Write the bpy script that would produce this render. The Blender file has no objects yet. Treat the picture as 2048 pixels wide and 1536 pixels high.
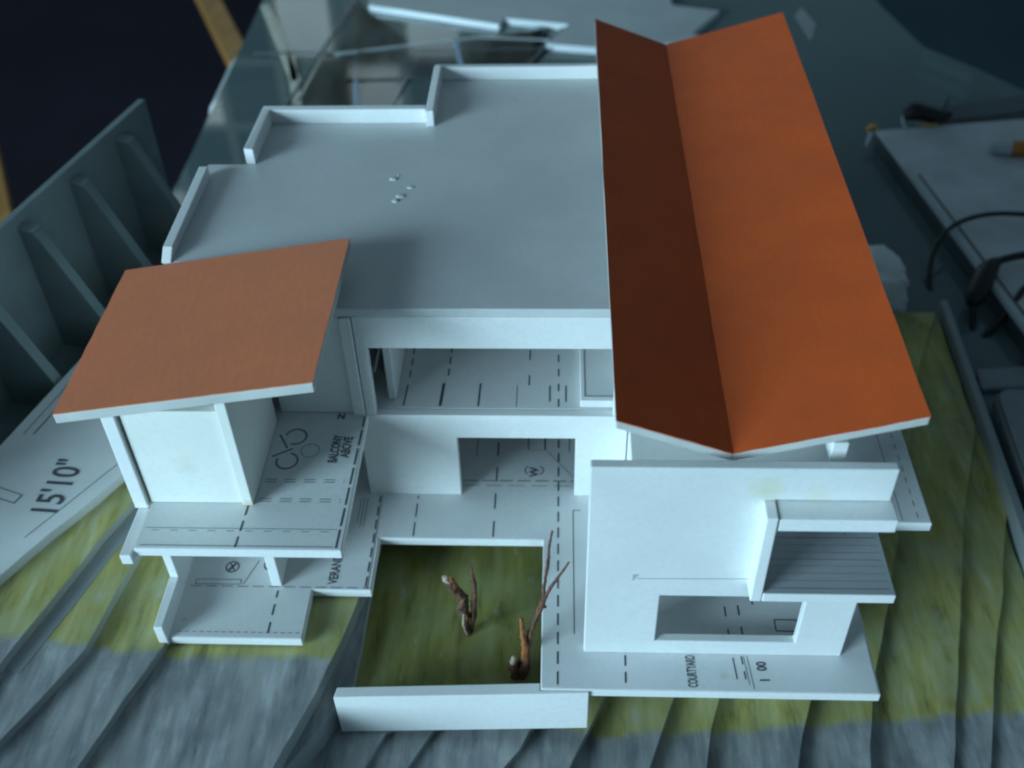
import bpy, bmesh, math, random
from mathutils import Vector, Matrix, noise
random.seed(7)
# ------------------------------------------------------------------ units
# everything is measured in "u": 1 u = 7.5 mm (house model, about 35 cm wide)
S = 0.0075
scene = bpy.context.scene
col = scene.collection

# ------------------------------------------------------------------ camera
cam_d = bpy.data.cameras.new('camera')
cam = bpy.data.objects.new('camera', cam_d); col.objects.link(cam)
down = Vector((76, 2342, 2131)).normalized()
dep = Vector((101, -1943, 2131)); dep = (dep - down*dep.dot(down)).normalized()
right = down.cross(dep)
Rw = Matrix((right, dep, -down))                 # camera (x right, y down, z forward) -> world
cx, cy, cz = (Rw @ Vector((1, 0, 0)), -(Rw @ Vector((0, 1, 0))), -(Rw @ Vector((0, 0, 1))))
M = Matrix(((cx.x, cy.x, cz.x, 0), (cx.y, cy.y, cz.y, 0), (cx.z, cy.z, cz.z, 60*S), (0, 0, 0, 1)))
cam.matrix_world = M
cam_d.sensor_width = 36; cam_d.lens = 2131/2048*36
cam_d.clip_start = 0.01; cam_d.clip_end = 60
cam_d.dof.use_dof = True; cam_d.dof.focus_distance = 68*S; cam_d.dof.aperture_fstop = 7.5
scene.camera = cam
scene.render.resolution_x = 1024; scene.render.resolution_y = 768

# ------------------------------------------------------------------ world + light
w = bpy.data.worlds.new('World'); scene.world = w; w.use_nodes = True
bg = w.node_tree.nodes['Background']
bg.inputs[0].default_value = (0.44, 0.76, 1.0, 1); bg.inputs[1].default_value = 0.128
def area(name, loc, target, sx, sy, power, color):
    l = bpy.data.lights.new(name, 'AREA'); l.shape = 'RECTANGLE'; l.size = sx*S; l.size_y = sy*S
    l.energy = power; l.color = color
    o = bpy.data.objects.new(name, l); col.objects.link(o)
    o.location = Vector(loc)*S
    o.rotation_euler = (Vector(target)-Vector(loc)).to_track_quat('-Z', 'Y').to_euler()
    return o
area('window_light', (-376, -260, 114), (0, 55, 4), 205, 220, 216, (0.53, 0.83, 1.0))
scene.view_settings.view_transform = 'Standard'; scene.view_settings.look = 'None'
scene.view_settings.exposure = 0.0; scene.view_settings.gamma = 1.0
scene.view_settings.use_curve_mapping = False
scene.render.engine = 'CYCLES'
try: scene.cycles.filter_width = 2.2
except Exception: pass

# ------------------------------------------------------------------ materials
def new_mat(name):
    m = bpy.data.materials.new(name); m.use_nodes = True
    nt = m.node_tree; b = nt.nodes['Principled BSDF']
    return m, nt, b
def N(nt, t, **kw):
    n = nt.nodes.new(t)
    for k, v in kw.items(): setattr(n, k, v)
    return n
def posmap(nt, scale):                       # world position in u, scaled per axis
    g = N(nt, 'ShaderNodeNewGeometry'); mp = N(nt, 'ShaderNodeMapping')
    mp.inputs['Scale'].default_value = tuple(s/S for s in scale)
    nt.links.new(g.outputs['Position'], mp.inputs['Vector']); return mp.outputs[0]
def noise_tex(nt, vec, scale=1.0, detail=4, rough=.55):
    n = N(nt, 'ShaderNodeTexNoise'); n.inputs['Scale'].default_value = scale
    n.inputs['Detail'].default_value = detail; n.inputs['Roughness'].default_value = rough
    nt.links.new(vec, n.inputs['Vector']); return n.outputs['Fac']
def ramp(nt, fac, stops, interp='LINEAR'):
    r = N(nt, 'ShaderNodeValToRGB'); r.color_ramp.interpolation = interp
    e = r.color_ramp.elements
    while len(e) < len(stops): e.new(.5)
    for el, (p, c) in zip(e, stops):
        el.position = p; el.color = (*c, 1) if len(c) == 3 else c
    nt.links.new(fac, r.inputs[0]); return r.outputs[0]
def mix(nt, fac, a, b, mode='MIX'):
    m = N(nt, 'ShaderNodeMix', data_type='RGBA', blend_type=mode)
    for sock, v in ((0, fac), (6, a), (7, b)):
        if hasattr(v, 'is_linked') or isinstance(v, bpy.types.NodeSocket): nt.links.new(v, m.inputs[sock])
        else: m.inputs[sock].default_value = v if sock == 0 else (*v, 1)
    return m.outputs[2]
def math_n(nt, op, a, b=None):
    m = N(nt, 'ShaderNodeMath', operation=op)
    for i, v in enumerate((a, b)):
        if v is None: continue
        if isinstance(v, bpy.types.NodeSocket): nt.links.new(v, m.inputs[i])
        else: m.inputs[i].default_value = v
    return m.outputs[0]
def bump(nt, b, h, strength, dist):
    bn = N(nt, 'ShaderNodeBump'); bn.inputs['Strength'].default_value = strength
    bn.inputs['Distance'].default_value = dist*S
    nt.links.new(h, bn.inputs['Height']); nt.links.new(bn.outputs[0], b.inputs['Normal'])
def board(name, c, rough=.6, var=.06, blot=None, blotp=None, brad=2.0, spec=.35, fine=.04):
    """card / foam board: fine paper tooth, faint smudges, optional stain with a shape of its own"""
    m, nt, b = new_mat(name)
    big = noise_tex(nt, posmap(nt, (.16, .16, .16)), 1, 3)
    sm = noise_tex(nt, posmap(nt, (3, 3, 3)), 1, 2)
    cc = mix(nt, math_n(nt, 'MULTIPLY', ramp(nt, big, [(.35, (0, 0, 0)), (.75, (1, 1, 1))]), 1.0), c, tuple(x*(1-var*1.6) for x in c))
    cc = mix(nt, ramp(nt, sm, [(.42, (0, 0, 0)), (.7, (1, 1, 1))]), cc, mix(nt, .5, cc, tuple(x*(1-fine*3) for x in c)))
    if blot:
        for (px, py, pz, rad, colr, st) in blotp:
            g = N(nt, 'ShaderNodeNewGeometry')
            d = N(nt, 'ShaderNodeVectorMath', operation='DISTANCE')
            nt.links.new(g.outputs['Position'], d.inputs[0]); d.inputs[1].default_value = (px*S, py*S, pz*S)
            v = math_n(nt, 'DIVIDE', d.outputs['Value'], rad*S)
            v = math_n(nt, 'ADD', v, math_n(nt, 'MULTIPLY', noise_tex(nt, posmap(nt, (.9, .9, .9)), 1, 3), .8))
            f = ramp(nt, v, [(.35, (st, st, st)), (1.0, (0, 0, 0))])
            cc = mix(nt, f, cc, colr)
    nt.links.new(cc, b.inputs['Base Color'])
    b.inputs['Roughness'].default_value = rough; b.inputs['Specular IOR Level'].default_value = spec
    bump(nt, b, noise_tex(nt, posmap(nt, (5, 5, 5)), 1, 3), .10, .05)
    return m
MAT = {}
MAT['white'] = board('white_foam_board', (.87, .87, .86))
MAT['roofboard'] = board('white_roof_board', (.68, .69, .69), rough=.34, var=.09, spec=.5, blot=1,
    blotp=[(-3.6, 81.5, 17.8, .8, (.5, .48, .36), .5)])
MAT['frontwall'] = board('white_front_wall_board', (.80, .81, .80), blot=1,
    blotp=[(11.6, 39.9, 15.9, 2.1, (.72, .69, .42), .75), (14.3, 39.9, 15.5, 1.6, (.72, .70, .48), .5)])
MAT['tower'] = board('cream_panel_board', (.86, .86, .80), blot=1,
    blotp=[(-23.2, 45, 11.8, 2.0, (.70, .66, .58), .55), (-19.7, 45, 8.4, 1.2, (.66, .55, .30), .8)])
MAT['plan'] = board('printed_plan_paper', (.77, .78, .78), rough=.55, var=.07, spec=.4, blot=1,
    blotp=[(10.8, 38.2, 0, .6, (.55, .53, .36), .5), (-25.2, 41.9, 0, .5, (.42, .38, .36), .5)])
MAT['plan_shaded'] = board('shaded_hatch_paper', (.40, .42, .44), rough=.5, var=.07)  # hatch print, darkened further by painted-in balcony shade
MAT['ink'] = board('black_print', (.10, .108, .12), rough=.6, var=.2)
MAT['plank_print'] = board('plank_print', (.29, .31, .33), rough=.6, var=.3)
MAT['score'] = board('score_mark', (.52, .54, .55), rough=.6, var=.2)
MAT['ink_grey'] = board('grey_print', (.30, .31, .32), rough=.6, var=.3)
def paper_orange(name, c, c2, rough, spec):
    m, nt, b = new_mat(name)
    n1 = noise_tex(nt, posmap(nt, (.25, .25, .25)), 1, 4); n2 = noise_tex(nt, posmap(nt, (4, 1.2, 4)), 1, 3)
    cc = mix(nt, ramp(nt, n1, [(.3, (0, 0, 0)), (.7, (1, 1, 1))]), c, c2)
    cc = mix(nt, ramp(nt, n2, [(.3, (0, 0, 0)), (.75, (.5, .5, .5))]), cc, tuple(x*.78 for x in c))
    nt.links.new(cc, b.inputs['Base Color']); b.inputs['Roughness'].default_value = rough
    b.inputs['Specular IOR Level'].default_value = spec
    bump(nt, b, n2, .12, .05); return m
MAT['orange'] = paper_orange('orange_card', (.72, .112, .020), (.60, .095, .022), .6, .3)
MAT['terracotta'] = paper_orange('terracotta_card', (.74, .215, .095), (.66, .20, .10), .55, .4)
# painted terrain: green inside the plot, grey on the road side, strokes run along the contours
def terrain(name, kind):
    m, nt, b = new_mat(name)
    g = N(nt, 'ShaderNodeNewGeometry'); sp = N(nt, 'ShaderNodeSeparateXYZ'); nt.links.new(g.outputs['Position'], sp.inputs[0])
    x = math_n(nt, 'DIVIDE', sp.outputs[0], S); y = math_n(nt, 'DIVIDE', sp.outputs[1], S)
    st = noise_tex(nt, posmap(nt, (1.0, .17, 1.0)), 1, 5, .62)
    st2 = noise_tex(nt, posmap(nt, (.45, .07, .45)), 1, 4)
    blot = noise_tex(nt, posmap(nt, (.35, .35, .35)), 1, 4)
    green = ramp(nt, st, [(.30, (.19, .175, .06)), (.42, (.40, .36, .11)), (.56, (.52, .47, .16)), (.70, (.60, .59, .36))])
    green = mix(nt, ramp(nt, st2, [(.42, (0, 0, 0)), (.72, (.75, .75, .75))]), green, (.23, .24, .10))
    green = mix(nt, ramp(nt, blot, [(.42, (0, 0, 0)), (.68, (.6, .6, .6))]), green, (.44, .46, .27))
    grey = ramp(nt, st, [(.30, (.16, .18, .19)), (.5, (.33, .34, .34)), (.70, (.50, .52, .52))])
    grey = mix(nt, ramp(nt, blot, [(.4, (0, 0, 0)), (.7, (.7, .7, .7))]), grey, (.17, .19, .21))
    grey = mix(nt, ramp(nt, st2, [(.5, (0, 0, 0)), (.75, (.8, .8, .8))]), grey, (.44, .45, .43))
    wob = math_n(nt, 'MULTIPLY', math_n(nt, 'SUBTRACT', noise_tex(nt, posmap(nt, (.6, .6, .6)), 1, 4), .5), 1.4)
    # plot line: a slightly bent line across the board
    mr = N(nt, 'ShaderNodeMapRange'); mr.inputs[1].default_value = -13; mr.inputs[2].default_value = 2; mr.inputs[3].default_value = 39.6; mr.inputs[4].default_value = 37.7
    nt.links.new(x, mr.inputs[0])
    mr2 = N(nt, 'ShaderNodeMapRange'); mr2.inputs[1].default_value = 4; mr2.inputs[2].default_value = 34; mr2.inputs[3].default_value = 0; mr2.inputs[4].default_value = 4.8
    nt.links.new(x, mr2.inputs[0])
    line = math_n(nt, 'ADD', mr.outputs[0], mr2.outputs[0])
    d = math_n(nt, 'ADD', math_n(nt, 'SUBTRACT', y, line), wob)
    f = ramp(nt, math_n(nt, 'ADD', math_n(nt, 'MULTIPLY', d, .9), .5), [(.2, (0, 0, 0)), (.8, (1, 1, 1))])
    if kind == 'layer': cc = mix(nt, f, grey, green)
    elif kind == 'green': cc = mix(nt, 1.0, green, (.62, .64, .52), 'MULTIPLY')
    else: cc = grey
    # bare card rubs through here and there
    cc = mix(nt, ramp(nt, noise_tex(nt, posmap(nt, (1.1, .35, 1.1)), 1, 5), [(.62, (0, 0, 0)), (.75, (.5, .5, .5))]), cc, (.46, .48, .47))
    sn = N(nt, 'ShaderNodeSeparateXYZ'); nt.links.new(g.outputs['True Normal'], sn.inputs[0])
    cc = mix(nt, ramp(nt, sn.outputs[2], [(.5, (.8, .8, .8)), (.8, (0, 0, 0))]), cc, (.40, .43, .43))   # unpainted cut edge of the card
    nt.links.new(cc, b.inputs['Base Color']); b.inputs['Roughness'].default_value = .75
    b.inputs['Specular IOR Level'].default_value = .25
    bump(nt, b, st, .18, .1); return m
MAT['terrain'] = terrain('painted_contour_card', 'layer')
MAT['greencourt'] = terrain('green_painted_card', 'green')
MAT['edgeboard'] = board('grubby_board_edge', (.62, .62, .59), rough=.7, var=.2)
MAT['roadgrey'] = terrain('grey_painted_card', 'grey')
MAT['bareboard'] = board('bare_grey_board', (.33, .36, .36), rough=.8, var=.15)
MAT['wallboard'] = board('grey_green_board', (.20, .25, .25), rough=.85, var=.18)
MAT['offcut'] = board('grey_offcut_card', (.55, .58, .58), rough=.5, var=.1)
MAT['paper'] = board('printed_site_paper', (.78, .79, .78), rough=.55, var=.12)
def wood(name, a, c, sc=(6, 1.2, 6), rough=.6):
    m, nt, b = new_mat(name)
    n = noise_tex(nt, posmap(nt, sc), 1, 5)
    nt.links.new(ramp(nt, n, [(.3, a), (.7, c)]), b.inputs['Base Color']); b.inputs['Roughness'].default_value = rough
    bump(nt, b, n, .4, .1); return m
MAT['bark'] = wood('twig_bark', (.05, .028, .02), (.22, .09, .05), (3, 3, 1.2), .65)
MAT['bark_light'] = wood('twig_bark_light', (.22, .075, .025), (.42, .15, .05), (3, 3, 1.2), .6)
MAT['cutwood'] = wood('cut_wood', (.34, .26, .17), (.52, .44, .32), (4, 4, 4), .7)
MAT['oakrail'] = wood('orange_wood', (.30, .13, .03), (.50, .24, .06), (.3, .08, .3), .45)
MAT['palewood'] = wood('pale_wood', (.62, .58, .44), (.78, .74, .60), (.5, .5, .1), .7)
def plain(name, c, rough=.5, var=.15, spec=.5, sc=.4, metallic=0):
    m, nt, b = new_mat(name)
    n = noise_tex(nt, posmap(nt, (sc,)*3), 1, 4)
    nt.links.new(mix(nt, ramp(nt, n, [(.3, (0, 0, 0)), (.7, (1, 1, 1))]), c, tuple(x*(1-var) for x in c)), b.inputs['Base Color'])
    b.inputs['Roughness'].default_value = rough; b.inputs['Specular IOR Level'].default_value = spec; b.inputs['Metallic'].default_value = metallic
    return m
MAT['floor'] = plain('dark_floor', (.014, .011, .022), .8, .35, .2, .02)
MAT['device'] = plain('grey_device_shell', (.70, .72, .74), .45, .22, .5, .25)
MAT['device_rim'] = plain('grey_device_rim', (.55, .6, .62), .4, .1)
MAT['device_side'] = plain('dark_device_side', (.09, .11, .12), .5, .2)
MAT['drive'] = plain('blue_grey_shell', (.27, .30, .32), .4, .2)
MAT['cable'] = plain('black_rubber', (.010, .010, .011), .45, .2)
MAT['ruler'] = plain('dark_ruler', (.10, .12, .13), .35, .2)
MAT['pencil'] = plain('orange_barrel', (.72, .24, .02), .35, .2)
MAT['cap'] = plain('white_cap', (.62, .66, .68), .4, .1)
MAT['gold'] = plain('brass', (.75, .45, .12), .3, .1, .5, .4, 1.0)
MAT['foam'] = board('styrofoam', (.84, .86, .85), rough=.9, var=.2)
MAT['glue'] = plain('dried_glue', (.74, .75, .74), .35, .1)
def glass():
    m, nt, b = new_mat('tinted_glass')
    n = noise_tex(nt, posmap(nt, (.05, .05, .05)), 1, 3)
    d = N(nt, 'ShaderNodeBsdfDiffuse'); nt.links.new(ramp(nt, n, [(.3, (.20, .28, .29)), (.7, (.25, .33, .33))]), d.inputs[0])
    t = N(nt, 'ShaderNodeBsdfTransparent'); t.inputs[0].default_value = (.62, .78, .80, 1)
    ms = N(nt, 'ShaderNodeMixShader'); ms.inputs[0].default_value = .52
    nt.links.new(t.outputs[0], ms.inputs[1]); nt.links.new(d.outputs[0], ms.inputs[2])
    g = N(nt, 'ShaderNodeBsdfGlossy'); g.inputs['Roughness'].default_value = .03
    fr = N(nt, 'ShaderNodeFresnel'); fr.inputs[0].default_value = 1.55
    m2 = N(nt, 'ShaderNodeMixShader'); nt.links.new(fr.outputs[0], m2.inputs[0])
    nt.links.new(ms.outputs[0], m2.inputs[1]); nt.links.new(g.outputs[0], m2.inputs[2])
    nt.links.new(m2.outputs[0], nt.nodes['Material Output'].inputs[0]); nt.nodes.remove(b); return m
MAT['glass'] = glass()
MAT['bluefilm'] = plain('blue_film', (.30, .42, .58), .3, .1)
def clear():
    m, nt, b = new_mat('clear_acrylic')
    t = N(nt, 'ShaderNodeBsdfTransparent'); t.inputs[0].default_value = (.80, .86, .87, 1)
    g = N(nt, 'ShaderNodeBsdfGlossy'); g.inputs['Roughness'].default_value = .05
    fr = N(nt, 'ShaderNodeFresnel'); fr.inputs[0].default_value = 1.45
    n = noise_tex(nt, posmap(nt, (.12, .03, .1)), 1, 4)
    d = N(nt, 'ShaderNodeBsdfDiffuse'); d.inputs[0].default_value = (.4, .44, .44, 1)
    m0 = N(nt, 'ShaderNodeMixShader'); nt.links.new(ramp(nt, n, [(.4, (0, 0, 0)), (.7, (.35, .35, .35))]), m0.inputs[0])   # dust and smears
    nt.links.new(t.outputs[0], m0.inputs[1]); nt.links.new(d.outputs[0], m0.inputs[2])
    m2 = N(nt, 'ShaderNodeMixShader'); nt.links.new(fr.outputs[0], m2.inputs[0])
    nt.links.new(m0.outputs[0], m2.inputs[1]); nt.links.new(g.outputs[0], m2.inputs[2])
    nt.links.new(m2.outputs[0], nt.nodes['Material Output'].inputs[0]); nt.nodes.remove(b); return m
MAT['clear'] = clear()
MAT['mat'] = plain('reflection_teal', (.03, .065, .085), .7, .25, .3, .03)  # tone of a dark reflection, put into colour
MAT['darkpane'] = plain('dark_pane', (.03, .04, .05), .3, .2)
MAT['curtain'] = plain('pale_curtain', (.62, .62, .52), .8, .2)
def daylight():
    m, nt, b = new_mat('daylight_pane')
    n = noise_tex(nt, posmap(nt, (.02, .02, .008)), 1, 3)
    nt.links.new(ramp(nt, n, [(.3, (.45, .62, .66)), (.7, (.70, .86, .86))]), b.inputs['Emission Color'])
    b.inputs['Emission Strength'].default_value = 1.6; return m
MAT['daylight'] = daylight()
MAT['glint_edge'] = plain('glint_white', (.80, .86, .88), .15, .05, 1.0)  # near-white and glossy so that edges read as glints

# ------------------------------------------------------------------ object helpers
def tag(o, label, cat, group=None):
    o['label'] = label; o['category'] = cat
    if group: o['group'] = group
    return o
def thing(name, loc, label, cat, group=None):
    o = bpy.data.objects.new(name, None); col.objects.link(o); o.location = Vector(loc)*S
    o.empty_display_size = .02
    return tag(o, label, cat, group)
def wloc(o):
    v = Vector((0, 0, 0))
    while o is not None: v = v + o.location; o = o.parent
    return v
def link(name, verts, faces, mat, parent=None, bevel=0.0, smooth=False, loc=None):
    """verts in u, world placed; parented objects keep their world place"""
    org = (wloc(parent) if parent else Vector((0, 0, 0)))
    base = Vector(loc)*S if loc is not None else org
    me = bpy.data.meshes.new(name)
    me.from_pydata([tuple(Vector(v)*S - base) for v in verts], [], faces)
    bm = bmesh.new(); bm.from_mesh(me); bmesh.ops.remove_doubles(bm, verts=bm.verts, dist=1e-6)
    bmesh.ops.recalc_face_normals(bm, faces=bm.faces); bm.to_mesh(me); bm.free()
    me.materials.append(MAT[mat])
    if smooth:
        for p in me.polygons: p.use_smooth = True
    o = bpy.data.objects.new(name, me); col.objects.link(o)
    if parent: o.parent = parent; o.location = base - org
    else: o.location = base
    if bevel:
        b = o.modifiers.new('bevel', 'BEVEL'); b.width = bevel*S; b.segments = 2; b.limit_method = 'ANGLE'; b.angle_limit = math.radians(40)
    return o
def hexa(p):   # 8 points: bottom 4, top 4
    return p, [(0, 3, 2, 1), (4, 5, 6, 7), (0, 1, 5, 4), (1, 2, 6, 5), (2, 3, 7, 6), (3, 0, 4, 7)]
def box(name, x0, x1, y0, y1, z0, z1, mat, parent, bevel=.07, jit=.03):
    r = lambda: random.uniform(-jit, jit)
    v = [(x0, y0, z0), (x1, y0, z0), (x1, y1, z0), (x0, y1, z0), (x0, y0, z1), (x1, y0, z1), (x1, y1, z1), (x0, y1, z1)]
    dx = [r() for _ in range(4)]; dy = [r() for _ in range(4)]
    v = [(a+dx[i % 4], b+dy[i % 4], c + (r() if i > 3 else 0)) for i, (a, b, c) in enumerate(v)]
    p, f = hexa(v); return link(name, p, f, mat, parent, bevel)
def prism(name, poly, z0, z1, mat, parent=None, bevel=0.0, ztop=None, loc=None):
    n = len(poly); v = [(x, y, z0) for x, y in poly] + [(x, y, z1) for x, y in poly]
    f = [tuple(range(n-1, -1, -1)), tuple(range(n, 2*n))] + [(i, (i+1) % n, n+(i+1) % n, n+i) for i in range(n)]
    return link(name, v, f, mat, parent, bevel, loc=loc)
def cells(name, us, vs, fill, w0, w1, axes, mat, parent, bevel=.07):
    """rectilinear plate with openings: grid in (u,v), thickness w; axes maps (u,v,w)->xyz"""
    F = {}
    for i in range(len(us)-1):
        for j in range(len(vs)-1):
            F[i, j] = fill((us[i]+us[i+1])/2, (vs[j]+vs[j+1])/2)
    V = {}; verts = []; faces = []
    def vid(i, j, k):
        if (i, j, k) not in V:
            V[i, j, k] = len(verts); verts.append(axes(us[i], vs[j], (w0, w1)[k]))
        return V[i, j, k]
    for (i, j), ok in F.items():
        if not ok: continue
        for k in (0, 1): faces.append((vid(i, j, k), vid(i+1, j, k), vid(i+1, j+1, k), vid(i, j+1, k)))
        for (di, dj, a, b) in ((-1, 0, (i, j), (i, j+1)), (1, 0, (i+1, j), (i+1, j+1)), (0, -1, (i, j), (i+1, j)), (0, 1, (i, j+1), (i+1, j+1))):
            if not F.get((i+di, j+dj)):
                faces.append((vid(*a, 0), vid(*b, 0), vid(*b, 1), vid(*a, 1)))
    return link(name, verts, faces, mat, parent, bevel)
XZ = lambda u, v, w: (u, w, v)
XY = lambda u, v, w: (u, v, w)
class Ink:
    """flat print gathered into one mesh, lying just above its sheet"""
    def __init__(s, z): s.z = z; s.v = []; s.f = []
    def line(s, a, b, w=.12):
        w *= .85
        a = Vector(a); b = Vector(b); d = (b-a)
        if d.length < 1e-6: return s
        n = Vector((-d.y, d.x)).normalized()*w/2
        k = len(s.v); s.v += [(*(a-n), s.z), (*(b-n), s.z), (*(b+n), s.z), (*(a+n), s.z)]; s.f.append((k, k+1, k+2, k+3)); return s
    def dash(s, a, b, on=1.0, off=.6, w=.13):
        a = Vector(a); b = Vector(b); L = (b-a).length; d = (b-a)/L; t = 0
        while t < L:
            s.line(a+d*t, a+d*min(L, t+on), w); t += on+off
        return s
    def rect(s, x0, x1, y0, y1, w=.09):
        s.line((x0, y0), (x1, y0), w).line((x1, y0), (x1, y1), w).line((x1, y1), (x0, y1), w).line((x0, y1), (x0, y0), w); return s
    def arc(s, c, r, a0=0, a1=360, w=.12, n=22, e=1.0):
        P = [(c[0]+r*math.cos(math.radians(a0+(a1-a0)*i/n)), c[1]+r*e*math.sin(math.radians(a0+(a1-a0)*i/n))) for i in range(n+1)]
        for p, q in zip(P, P[1:]): s.line(p, q, w)
        return s
    def build(s, parent, mat='ink', name='printed_lines'):
        o = link(name, s.v, s.f, mat, parent); o['kind'] = 'stuff'; return o
def text(parent, body, loc, size, rot, mat='ink', bold=.012, sx=1.0, name='printed_text'):
    cu = bpy.data.curves.new('t', 'FONT'); cu.body = body; cu.size = size*S; cu.offset = bold*size*S; cu.align_x = 'LEFT'
    t = bpy.data.objects.new('t', cu); col.objects.link(t)
    dg = bpy.context.evaluated_depsgraph_get(); me = bpy.data.meshes.new_from_object(t.evaluated_get(dg))
    bpy.data.objects.remove(t)
    me.transform(Matrix.Rotation(rot, 4, 'Z') @ Matrix.Diagonal((sx, 1, 1, 1)))
    me.materials.clear(); me.materials.append(MAT[mat])
    o = bpy.data.objects.new(name, me); col.objects.link(o); o.parent = parent
    o.location = Vector(loc)*S - wloc(parent); return o
def tube(name, pts, rad, mat, parent=None, seg=10, loc=None, sub=6, caps=True, rag=0.0):
    P = [Vector(p) for p in pts]
    rads = rad if isinstance(rad, (list, tuple)) else [rad]*len(P)
    Q = []; RR = []
    for i in range(len(P)-1):                       # Catmull-Rom through the given points
        p0, p1, p2, p3 = P[max(i-1, 0)], P[i], P[i+1], P[min(i+2, len(P)-1)]
        for k in range(sub):
            t = k/sub
            Q.append(.5*((2*p1)+(p2-p0)*t+(2*p0-5*p1+4*p2-p3)*t*t+(3*p1-p0-3*p2+p3)*t**3)); RR.append(rads[i]*(1-t)+rads[i+1]*t)
    Q.append(P[-1]); RR.append(rads[-1])
    verts = []; faces = []; up = Vector((.31, .22, .92)); n = len(Q)
    for i, q in enumerate(Q):
        d = (Q[min(i+1, n-1)]-Q[max(i-1, 0)]).normalized(); a = d.cross(up).normalized(); b = d.cross(a)
        for s in range(seg):
            an = 2*math.pi*s/seg; verts.append(q+(a*math.cos(an)+b*math.sin(an))*RR[i]*(1+rag*noise.noise(Vector((q.x*2.1+s*.9, q.y*2.1, q.z*1.7)))+rag*.6*noise.noise(Vector((s*2.3, q.z*5, q.x*4)))))
    for i in range(n-1):
        for s in range(seg): faces.append((i*seg+s, i*seg+(s+1) % seg, (i+1)*seg+(s+1) % seg, (i+1)*seg+s))
    if caps: faces += [tuple(range(seg)), tuple(range((n-1)*seg, n*seg))]
    return link(name, verts, faces, mat, parent, 0, True, loc)

# ------------------------------------------------------------------ floor and glass table
fl = prism('floor', [(-700, -300), (700, -300), (700, 900), (-700, 900)], -109, -107, 'floor'); fl['kind'] = 'structure'
TZ = -11.2
table = thing('glass_table', (0, 100, -107), 'large tinted glass table top under the house model', 'table')
outline = [(-49, -40), (70, -40), (78, 120), (64.6, 139.5), (59.8, 146.6), (54.4, 153.3), (51.2, 169), (49.5, 200), (-49.5, 200), (-49.3, 171), (-48.3, 115)]
prism('glass_top', outline, TZ-1.2, TZ, 'glass', table)
# near-white slanted strips imitate bright glints along the left glass edge
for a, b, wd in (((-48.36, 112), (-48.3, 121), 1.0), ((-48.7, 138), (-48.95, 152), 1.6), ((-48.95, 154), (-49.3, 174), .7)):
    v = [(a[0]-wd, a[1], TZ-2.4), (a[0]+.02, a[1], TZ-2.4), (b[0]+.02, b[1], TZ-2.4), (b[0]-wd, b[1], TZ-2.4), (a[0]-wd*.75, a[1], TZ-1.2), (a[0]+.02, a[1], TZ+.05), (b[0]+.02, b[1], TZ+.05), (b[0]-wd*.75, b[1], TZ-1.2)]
    link('rim_glint', *hexa(v), 'glint_edge', table, .06)
def under(name, a, b, w, z, h, mat, parent):
    a = Vector((*a, z)); b = Vector((*b, z)); n = (b-a).cross(Vector((0, 0, 1))).normalized()*w
    v = [a-n, a+n, b+n, b-n]
    return link(name, *hexa([tuple(p) for p in v]+[tuple(p+Vector((0, 0, h))) for p in v]), mat, parent, .1)
under('streak_bar', (-34.3, 181), (-41.5, 122), .5, -14.2, .8, 'device_side', table)  # bars added under the glass to imitate reflected streaks
under('streak_bar', (-48.2, 158.4), (-22, 159.6), .22, -14.6, .5, 'ruler', table)
under('streak_bar', (-36, 157), (-1.4, 163), .3, -15.3, .5, 'device_rim', table)
under('streak_bar', (-16.5, 165), (-14.2, 148), .35, -14.6, .5, 'device_rim', table)
under('streak_bar', (-33.2, 155), (-29, 140), .4, -14.9, .5, 'device_rim', table)
under('streak_bar', (-22.5, 168), (-24.5, 136), .18, -15.9, .5, 'device_side', table)
link('dark_reflection_panel', *hexa([(-23.6, 138, -17.2), (-5, 139, -17.2), (-1, 166, -17.2), (-22.6, 166, -17.2), (-23.6, 138, -17), (-5, 139, -17), (-1, 166, -17), (-22.6, 166, -17)]), 'device_side', table)  # dark panel added under the glass to imitate a dark reflection
for (x, y) in ((-40, 0), (60, 0), (-40, 180), (45, 180)):
    box('leg', x-2, x+2, y-2, y+2, -107, TZ-1.3, 'palewood', table)

# ------------------------------------------------------------------ contour terrain
TERR = thing('terrain_model', (0, 55, TZ), 'stepped contour base painted green and grey under the white house', 'terrain model')
REAR, FRONT = 87.0, 22.0
def leftx(y): return -43.1 + .277*(y-56.6)
def layer(z, edge, mat, zb=None, rear=REAR, parent=TERR, name='contour_layer'):
    # edge: rear -> front polyline of the step; the card runs from there to the left rim
    e = []
    for i in range(len(edge)-1):                     # wavy, hand cut edge
        a, b = Vector(edge[i]), Vector(edge[i+1]); n = max(1, int((b-a).length/1.6))
        for k in range(n):
            p = a.lerp(b, k/n); q = noise.noise(Vector((p.x*.35, p.y*.35, z)))
            e.append((p.x+.16*q, p.y))
    e.append(edge[-1])
    poly = [(leftx(rear)+.2, rear)] + e + [(leftx(FRONT)+.2, FRONT)]
    return prism(name, poly, zb if zb is not None else z-.95, z, mat, parent, .05)
ls = []
ls.append((-10.65, [(39.3, REAR), (38.0, 57), (36.6, FRONT)]))
ls.append((-10.2, [(39.2, REAR), (38.5, 61.5), (35.6, 53), (33.4, 47.4), (30.3, 37.8), (27.5, FRONT)]))
ls.append((-9.7, [(39.1, REAR), (38.4, 71.0), (35.0, 62.1), (30.5, 47.0), (27.5, 37.5), (24.8, FRONT)]))
ls.append((-9.0, [(38.7, REAR), (35.3, 79.5), (28.0, 57.0), (24.65, 47.3), (22.8, 42.2), (21.6, 37.0), (19.6, FRONT)]))
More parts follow.
